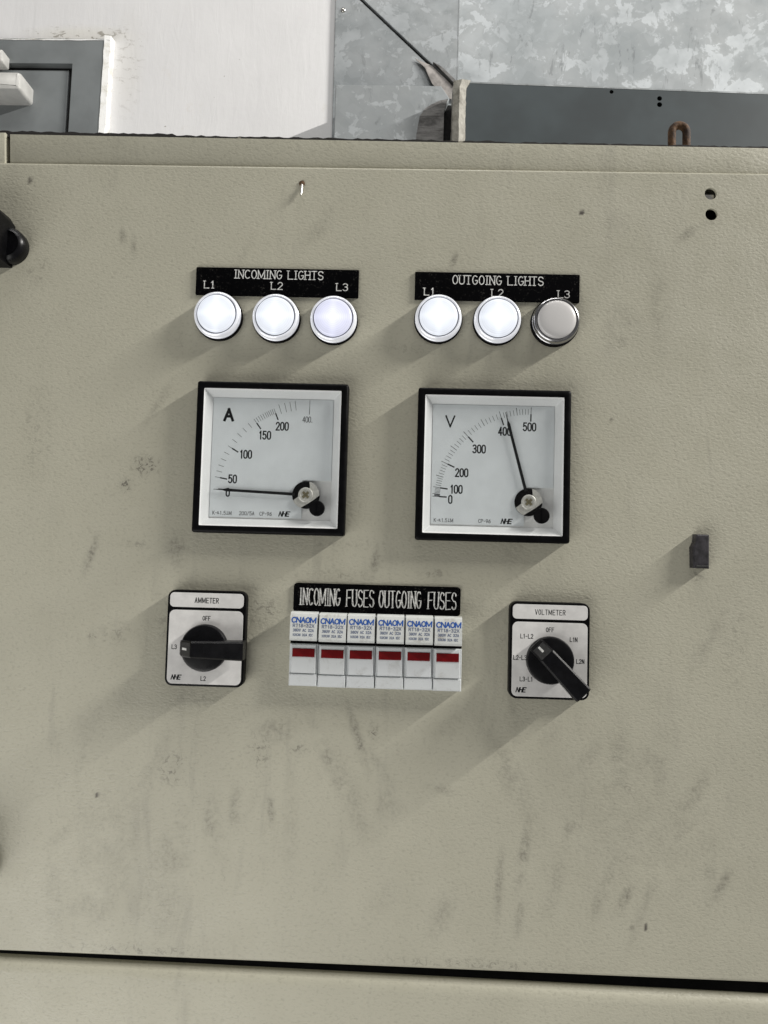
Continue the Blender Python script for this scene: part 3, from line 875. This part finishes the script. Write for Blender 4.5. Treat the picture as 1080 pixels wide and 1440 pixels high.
def meter(name, x, z, label, unit, bold, majors, minors, ptr_deg, bottom):
    root = empty(name, x, 0, z, label, 'panel meter')
    mb = MB()
    mb.loops([sq_ring(48, -.05, 1.6), sq_ring(48, -7.8, 1.6), sq_ring(47.6, -8.7, 1.4), sq_ring(46.8, -9.2, 1.2),
              sq_ring(44.2, -9.2, .8), sq_ring(43.7, -8.9, .6), sq_ring(43.6, -8.0, .6)], cap0=True, cap1=False)
    mb.build('bezel', 'black', root, True)
    mb = MB()
    mb.loops([sq_ring(43.55, -8.6, .6), sq_ring(43.3, -8.6, .6), sq_ring(38.9, -4.0, .3), sq_ring(38.5, -3.6, .3)], cap0=False, cap1=False)
    mb.build('inner_frame', 'meter_white', root)
    MB().box(-43, 43, -43, 43, -.1, -3.4).build('back_plate', 'mech', root)
    d = [(-38.3, -37.6), (20.2, -37.6), (20.2, -13.3), (38.3, -13.3), (38.3, 38.3), (-38.3, 38.3)]
    MB().prism(d, -3.5, -4.1).build('dial_plate', 'dial', root)
    yf = -4.14
    mb, mg, ms = MB(), MB(), MB()
    for val, deg, txt, tx, tz in majors:
        a, b = pol(51.6, deg), pol(55.6, deg)
        if txt:
            ribbon(mb, [a, b], .8 if not (unit == 'A' and val == 400) else .3, yf)
        if txt:
            if txt == '400.' and unit == 'A':
                lettering(ms, txt, tx, tz, 3.5, 1.35, .5, .4, yf)
            else:
                lettering(mb, txt, tx, tz, 4.9, 1.95, .9, .82, yf)
    for deg, r0, r1, w in minors:
        ribbon(mg, [pol(r0, deg), pol(r1, deg)], w, yf)
    if bold:
        lettering(MB(), unit, -28.3, 27.5, 7.0, 5.2, 1, 1.7, yf).build('unit_letter', 'ink', root)
    else:
        lettering(MB(), unit, -27.3, 27.6, 6.8, 5.4, 1, .95, yf).build('unit_letter', 'ink', root)
    # the maker's mark, a bold slanted monogram
    lettering(MB(), 'NHE', 9.0, -34.9, 2.8, 1.7, .55, .62, yf - .01, slant=.28).build('maker_mark', 'ink', root)
    lettering(ms, 'K-n1.5tM', -30.2, -35.2, 2.2, 1.1, .55, .30, yf)
    for s, xx in bottom:
        lettering(ms, s, xx, -35.1, 2.2, 1.15, .5, .32, yf)
    mb.build('scale_numerals', 'ink', root)
    mg.build('scale_graduations', 'ink_grey', root)
    ms.build('small_print', 'ink_grey', root)
    # movement: dark hub, bridge plate, pivot screw
    hub = MB().lathe([(8.7, -3.45), (8.7, -5.0), (8.3, -5.3), (.1, -5.3)], PIV[0], PIV[1], 40).build('pointer_hub', 'black_matte', root, True)
    mb = MB()
    br = []
    for a in (-38, -20, 0, 20, 38):
        br.append((PIV[0] + 8.75 * math.cos(R(a + 38)), PIV[1] + 8.75 * math.sin(R(a + 38))))
    br += [(PIV[0] + 2.5, PIV[1] + 4.6)]
    for a in (205, 220, 235, 250):
        br.append((PIV[0] + 8.75 * math.cos(R(a)), PIV[1] + 8.75 * math.sin(R(a))))
    br += [(PIV[0] + 4.6, PIV[1] - 3.4)]
    mb.prism(br, -5.35, -5.75)
    mb.build('bridge_plate', 'nickel', root)
    MB().lathe([(4.7, -5.8), (4.7, -6.4), (4.2, -6.7), (3.2, -6.7), (3.0, -6.3), (.1, -6.2)], PIV[0], PIV[1], 32).build('pivot_ring', 'nickel', root)
    mb = MB()
    for a in (45, 135):
        c, s = math.cos(R(a)), math.sin(R(a))
        l, w = 2.5, .8
        mb.prism([(PIV[0] + l * c - w * s, PIV[1] + l * s + w * c), (PIV[0] - l * c - w * s, PIV[1] - l * s + w * c),
                  (PIV[0] - l * c + w * s, PIV[1] - l * s - w * c), (PIV[0] + l * c + w * s, PIV[1] + l * s - w * c)], -6.1, -6.5 - a * .0004)
    mb.build('pivot_cross', 'brass', root)
    # pointer
    c, s = -math.cos(R(ptr_deg)), math.sin(R(ptr_deg))
    def pp(r, w): return (PIV[0] + r * c - w * s, PIV[1] + r * s + w * c)
    MB().prism([pp(7, .95), pp(44, .85), pp(50.5, 1.0), pp(53.0, .32), pp(58.6, .14), pp(58.6, -.14), pp(53.0, -.32), pp(50.5, -1.0), pp(44, -.85), pp(7, -.95)],
               -5.32, -5.8).build('pointer', 'ink', root)
    # cover and zero adjuster in it
    MB().box(-43.5, 43.5, -43.5, 43.5, -7.7, -8.4).build('cover_glass', 'glass', root)
    adj = MB().lathe([(4.9, -7.6), (4.9, -9.2), (4.5, -9.7), (2.0, -9.8), (.1, -9.8)], PIV[0] + 7.7, PIV[1] - 8.5, 30).build('zero_adjuster', 'black_matte', root, True)
    MB().box(PIV[0] + 7.3, PIV[0] + 8.1, PIV[1] - 12.4, PIV[1] - 4.6, -9.78, -10.0, .1).build('adjuster_slot', 'black', adj)
    return root

def interp(tab, v):
    for (a, da), (b, db) in zip(tab, tab[1:]):
        if a <= v <= b:
            return da + (db - da) * (v - a) / (b - a)
VT = [(0, 2.3), (50, 3.9), (100, 8.0), (150, 15.2), (200, 24.2), (250, 35.0), (300, 46.6), (350, 59.4), (400, 71.5), (450, 82.0), (500, 90.9)]
minors = [(interp(VT, v), 55.7, 59.0 if v % 50 else 60.2, .24 if v % 50 else .32) for v in range(0, 501, 10)]
meter('voltmeter', 62.9, 43.7, 'square voltmeter marked V with needle just past 400', 'V', False,
      [(0, 2.3, '0', -26.2, -22.0), (100, 8.0, '100', -22.5, -15.5), (200, 24.2, '200', -19.4, -4.9), (300, 46.6, '300', -8.7, 10.4),
       (400, 71.5, '400', 7.2, 22.0), (500, 90.9, '500', 22.8, 25.2)],
      minors, 74.8, (('CP-96', -4.5),))
AT = [(0, 2.0), (25, 4.6), (50, 10.0), (75, 19.5), (100, 30.8), (125, 42.8), (150, 53.9), (175, 61.7), (200, 67.8), (250, 75), (300, 81.5), (400, 90.5)]
minors = [(interp(AT, v), 55.6, 59.0, .26) for v in (50, 60, 70, 80, 90, 100, 110, 120, 130, 140, 150, 155, 160, 165, 170, 175, 180, 185, 190, 195, 200)]
minors += [(interp(AT, v), 54.5, 60.5, .26) for v in (225, 250, 275, 300, 400)]
meter('ammeter', -77.1, 44.7, 'square ammeter marked A with needle lying at zero', 'A', True,
      [(0, 2.5, '0', -27.0, -22.1), (50, 10.0, '50', -24.3, -13.5), (100, 30.8, '100', -16.4, 2.4), (150, 53.9, '150', -4.7, 14.9),
       (200, 67.8, '200', 6.1, 20.9), (400, 90.5, '400.', 22.1, 25.6)],
      minors, 2.2, (('200/5A', -14.5), ('CP-96', -2.5)))

# ------------------------------------------------------------------ rotary selector switches
def selector(name, x, z, label, title, marks, ang, bold):
    root = empty(name, x, 0, z, label, 'selector switch')
    MB().prism(rrect(-24.65, 24.65, -29.7, 29.7, 4.6, 6), -.05, -7.2, .8).build('switch_body', 'black', root, True)
    a = MB().prism(rrect(-23.1, 23.1, 19.2, 28.2, 2.6, 5), -7.1, -7.5, .12).build('name_card', 'card', root)
    b = MB().prism(rrect(-23.1, 23.1, -28.2, 17.4, 3.4, 5), -7.1, -7.5, .12).build('scale_card', 'card', root)
    lettering(MB(), title, 0, 23.6, 3.0, 1.3, .78, .46 if bold else .38, -7.53).build('lettering', 'ink', a)
    mb = MB()
    for s, mx_, mz in marks:
        lettering(mb, s, mx_, mz, 2.5, 1.15, .6, .42, -7.53)
    lettering(MB(), 'NHE', -17.6, -24.2, 2.6, 1.5, .5, .62, -7.535, slant=.28).build('maker_mark', 'ink', b)
    mb.build('lettering', 'ink', b)
    kz = -5.6
    k = MB().lathe([(14.6, -7.4), (14.5, -10.6), (13.9, -11.6), (12.5, -12), (.1, -12.1)], 0, kz, 48).build('knob_disc', 'knob', root, True)
    # lever: blunt pointer end at the rim, long end past it
    c, s = math.cos(R(ang)), math.sin(R(ang))
    def tr(u, w): return (u * c - w * s, kz + u * s + w * c)
    prof = [(-14.2, 4.6, -11.5, -12.8), (-13.0, 5.0, -11.5, -14.8), (-5.5, 5.1, -11.5, -21.0), (25.4, 5.8, -11.5, -21.5), (26.4, 5.5, -11.8, -20.8)]
    v, f = [], []
    for u, w, yb, yt in prof:
        bv = 1.0
        v += [(*tr(u, -w), yb), (*tr(u, -w), yt + bv), (*tr(u, -w + bv), yt), (*tr(u, w - bv), yt), (*tr(u, w), yt + bv), (*tr(u, w), yb)]
    v = [(a_, y_, z_) for a_, z_, y_ in v]
    for q in range(len(prof) - 1):
        for i in range(6):
            j = (i + 1) % 6
            f.append((q * 6 + i, q * 6 + j, q * 6 + 6 + j, q * 6 + 6 + i))
    f += [tuple(range(6)), tuple(6 * (len(prof) - 1) + i for i in range(6))]
    lev = link('lever', v, f, 'knob', root)
    # worn grey pointer flat and its white tick on the sloping end
    def on(u, w, lift=.06):
        tt = (u + 13.0) / 7.5
        return (*tr(u, w), -14.8 - 6.2 * tt - lift)
    q = [on(-12.6, -3.9), on(-12.6, 3.9), on(-6.0, 4.1), on(-6.0, -4.1)]
    link('pointer_flat', [(a_, y_, z_) for a_, z_, y_ in q], [(0, 1, 2, 3)], 'mark_grey', lev)
    q = [on(-12.0, -.7, .1), on(-12.0, .7, .1), on(-8.6, .7, .1), on(-8.6, -.7, .1)]
    link('pointer_tick', [(a_, y_, z_) for a_, z_, y_ in q], [(0, 1, 2, 3)], 'engrave', lev)
    return root
selector('ammeter_selector', -113.8, -69.3, 'rotary switch titled AMMETER with black lever lying level', 'AMMETER',
         (('OFF', .3, 12.6), ('L3', -19.2, -5.6), ('L2', -.3, -24.6), ('L1', 19.4, -6)), 0, True)
selector('voltmeter_selector', 99.7, -70.6, 'rotary switch titled VOLTMETER with black lever slanting down to the right', 'VOLTMETER',
         (('OFF', 0, 12.9), ('L1-L2', -14.2, 8.6), ('L2-L3', -18.2, -4.6), ('L3-L1', -14.2, -17.6), ('L1N', 14.6, 7.3), ('L2N', 18.8, -5.9), ('L3N', 14, -18)), -46, False)

# ------------------------------------------------------------------ fuse holders
FUSE_LABELS = ['white fuse holder with red window, leftmost of six in the row', 'white fuse holder with red window, second from left in the row',
               'white fuse holder with red window, third from left in the row', 'white fuse holder with red window, fourth from left in the row',
               'white fuse holder with red window, fifth from left in the row', 'white fuse holder with red window, rightmost of six in the row']
def fuse():
    root = empty('fuse_holder', 0, 0, -96.8, FUSE_LABELS[0], 'fuse holder', 'fuse holders under the fuse label plate')
    w = 8.82
    hb = MB().box(-w, w, 0, 44.5, -.05, -2.2)
    hb.box(-w, w, 0.05, 26.0, -2.0, -7.0, .4)
    hb.box(-w + .3, w - .3, 28.6, 44.4, -2.0, -6.0, .4)
    hb.build('housing', 'white_plastic', root)
    MB().box(-w + .1, w - .1, 26.1, 28.5, -2.25, -5.6).build('cap_shade_strip', 'black_matte', root)  # black strip added as the shade under the overhanging cap
    t_ = MB().box(-w + 1.25, w - 1.1, 8.2, 25.8, -6.5, -8.9, .5).build('pull_tab', 'white_plastic', root)
    MB().box(-w + .25, w - .25, .4, 7.6, -6.5, -8.3, .5).build('lower_lip', 'white_plastic', root)
    MB().box(-w + 1.9, w - 1.9, 18.2, 23.4, -8.6, -9.3, .25).build('red_window', 'red', t_)
    # overhanging marked cap with a rolled top
    prof = [(-5.0, 28.3), (-12.2, 28.4), (-13.6, 28.9), (-14.2, 29.9), (-14.2, 30.5), (-13.6, 42.6), (-12.6, 44.9), (-10.6, 45.8), (-5.0, 45.9)]
    n_ = len(prof)
    v = [(-w + .5, y, z) for y, z in prof] + [(w - .5, y, z) for y, z in prof]
    cap = link('marked_cap', v, [tuple(range(n_)), tuple(range(n_, 2 * n_))] + [(i, (i + 1) % n_, n_ + (i + 1) % n_, n_ + i) for i in range(n_)], 'cap_plastic', root)
    def on_cap(mb):
        mb.v = [(x, -13.6 - .6 * (42.6 - z) / 12.1 + y, z) for x, y, z in mb.v]
        return mb
    m1 = on_cap(lettering(MB(), 'CNAOM', 0, 41.2, 3.0, 2.35, .5, .72, -.06, slant=.06))
    m1.build('maker_lettering', 'blue_ink', cap)
    mb = lettering(MB(), 'RT18-32X', 0, 37.8, 1.8, 1.2, .55, .36, -.06)
    lettering(mb, '380V AC 32A', 0, 35.0, 1.5, .85, .38, .31, -.06)
    lettering(mb, '10X38 32A IEC', -.3, 32.2, 1.3, .72, .34, .28, -.06)
    on_cap(mb).build('rating_lettering', 'slate_ink', cap)
    return root
def copy_tree(ob, parent=None):
    c = ob.copy()
    COL.objects.link(c)
    c.parent = parent
    for ch in ob.children:
        copy_tree(ch, c)
    return c
f0 = fuse()
x0 = -61.2
rnd = random.Random(5)
for i in range(6):
    fo = f0 if i == 0 else copy_tree(f0)
    fo.location = ((x0 + 17.85 * (i + .5)) * MM, rnd.uniform(-.5, .0) * MM, (-96.8 + rnd.uniform(-.3, .3)) * MM)
    fo.rotation_euler = (R(rnd.uniform(-.5, .5)), R(rnd.uniform(-.35, .35)), R(rnd.uniform(-.8, .8)))
    fo['label'] = FUSE_LABELS[i]

# ------------------------------------------------------------------ small things on and above the door
scw = empty('loose_screw', -64.3, 0, 226.5, 'small bright screw sticking out of the door below the top rail', 'screw')
shaft = MB().lathe([(.9, 1), (.9, -7), (.6, -9.5), (.1, -10.5)], n=14).build('screw_shaft', 'steel', scw, True)
hd = MB().lathe([(1.9, .4), (1.9, -.5), (1.3, -1.0), (.9, -1.1)], n=18).build('rusted_collar', 'rust', scw, True)
shaft.rotation_euler = (R(72), 0, R(-4))

cl = empty('rubber_stop', 192.7, 0, -6.8, 'small dark grey rubber block stuck on door at right', 'rubber block')
MB().prism([(-4.9, -10.4), (5.0, -10.7), (5.0, 10.6), (-3.2, 10.7), (-3.4, 6), (-5.2, 2.4)], -.05, -6.5, 1.0).build('block', 'clip', cl)
MB().box(-3.4, 4.2, -9.8, -8.6, -6.3, -7.0, .2).build('lower_ridge', 'mark_grey', cl)

le = empty('lifting_eye', 190.9, 30, 254.6, 'rusty brown inverted U lifting eye on cabinet top at right', 'lifting eye')
v, f = [], []
path = [(-5.0, -1), (-5.0, 14)] + [(-5.0 * math.cos(R(a)), 27.6 + 5.0 * math.sin(R(a))) for a in range(0, 181, 15)] + [(5.0, 14), (5.0, -1)]
path = [(x * 1.0, z) for x, z in path]
nb = 12
for i, (x, z) in enumerate(path):
    a = path[max(0, i - 1)]; b = path[min(len(path) - 1, i + 1)]
    tx, tz = b[0] - a[0], b[1] - a[1]
    L_ = math.hypot(tx, tz); nx, nz = -tz / L_, tx / L_
    for k in range(nb):
        an = 2 * math.pi * k / nb
        v.append((x + nx * 2.7 * math.cos(an), 2.8 * math.sin(an), z + nz * 2.7 * math.cos(an)))
for i in range(len(path) - 1):
    for k in range(nb):
        j = (k + 1) % nb
        f.append((i * nb + k, i * nb + j, (i + 1) * nb + j, (i + 1) * nb + k))
f += [tuple(range(nb)), tuple((len(path) - 1) * nb + k for k in range(nb))]
link('eye_bar', v, f, 'rust', le, True)
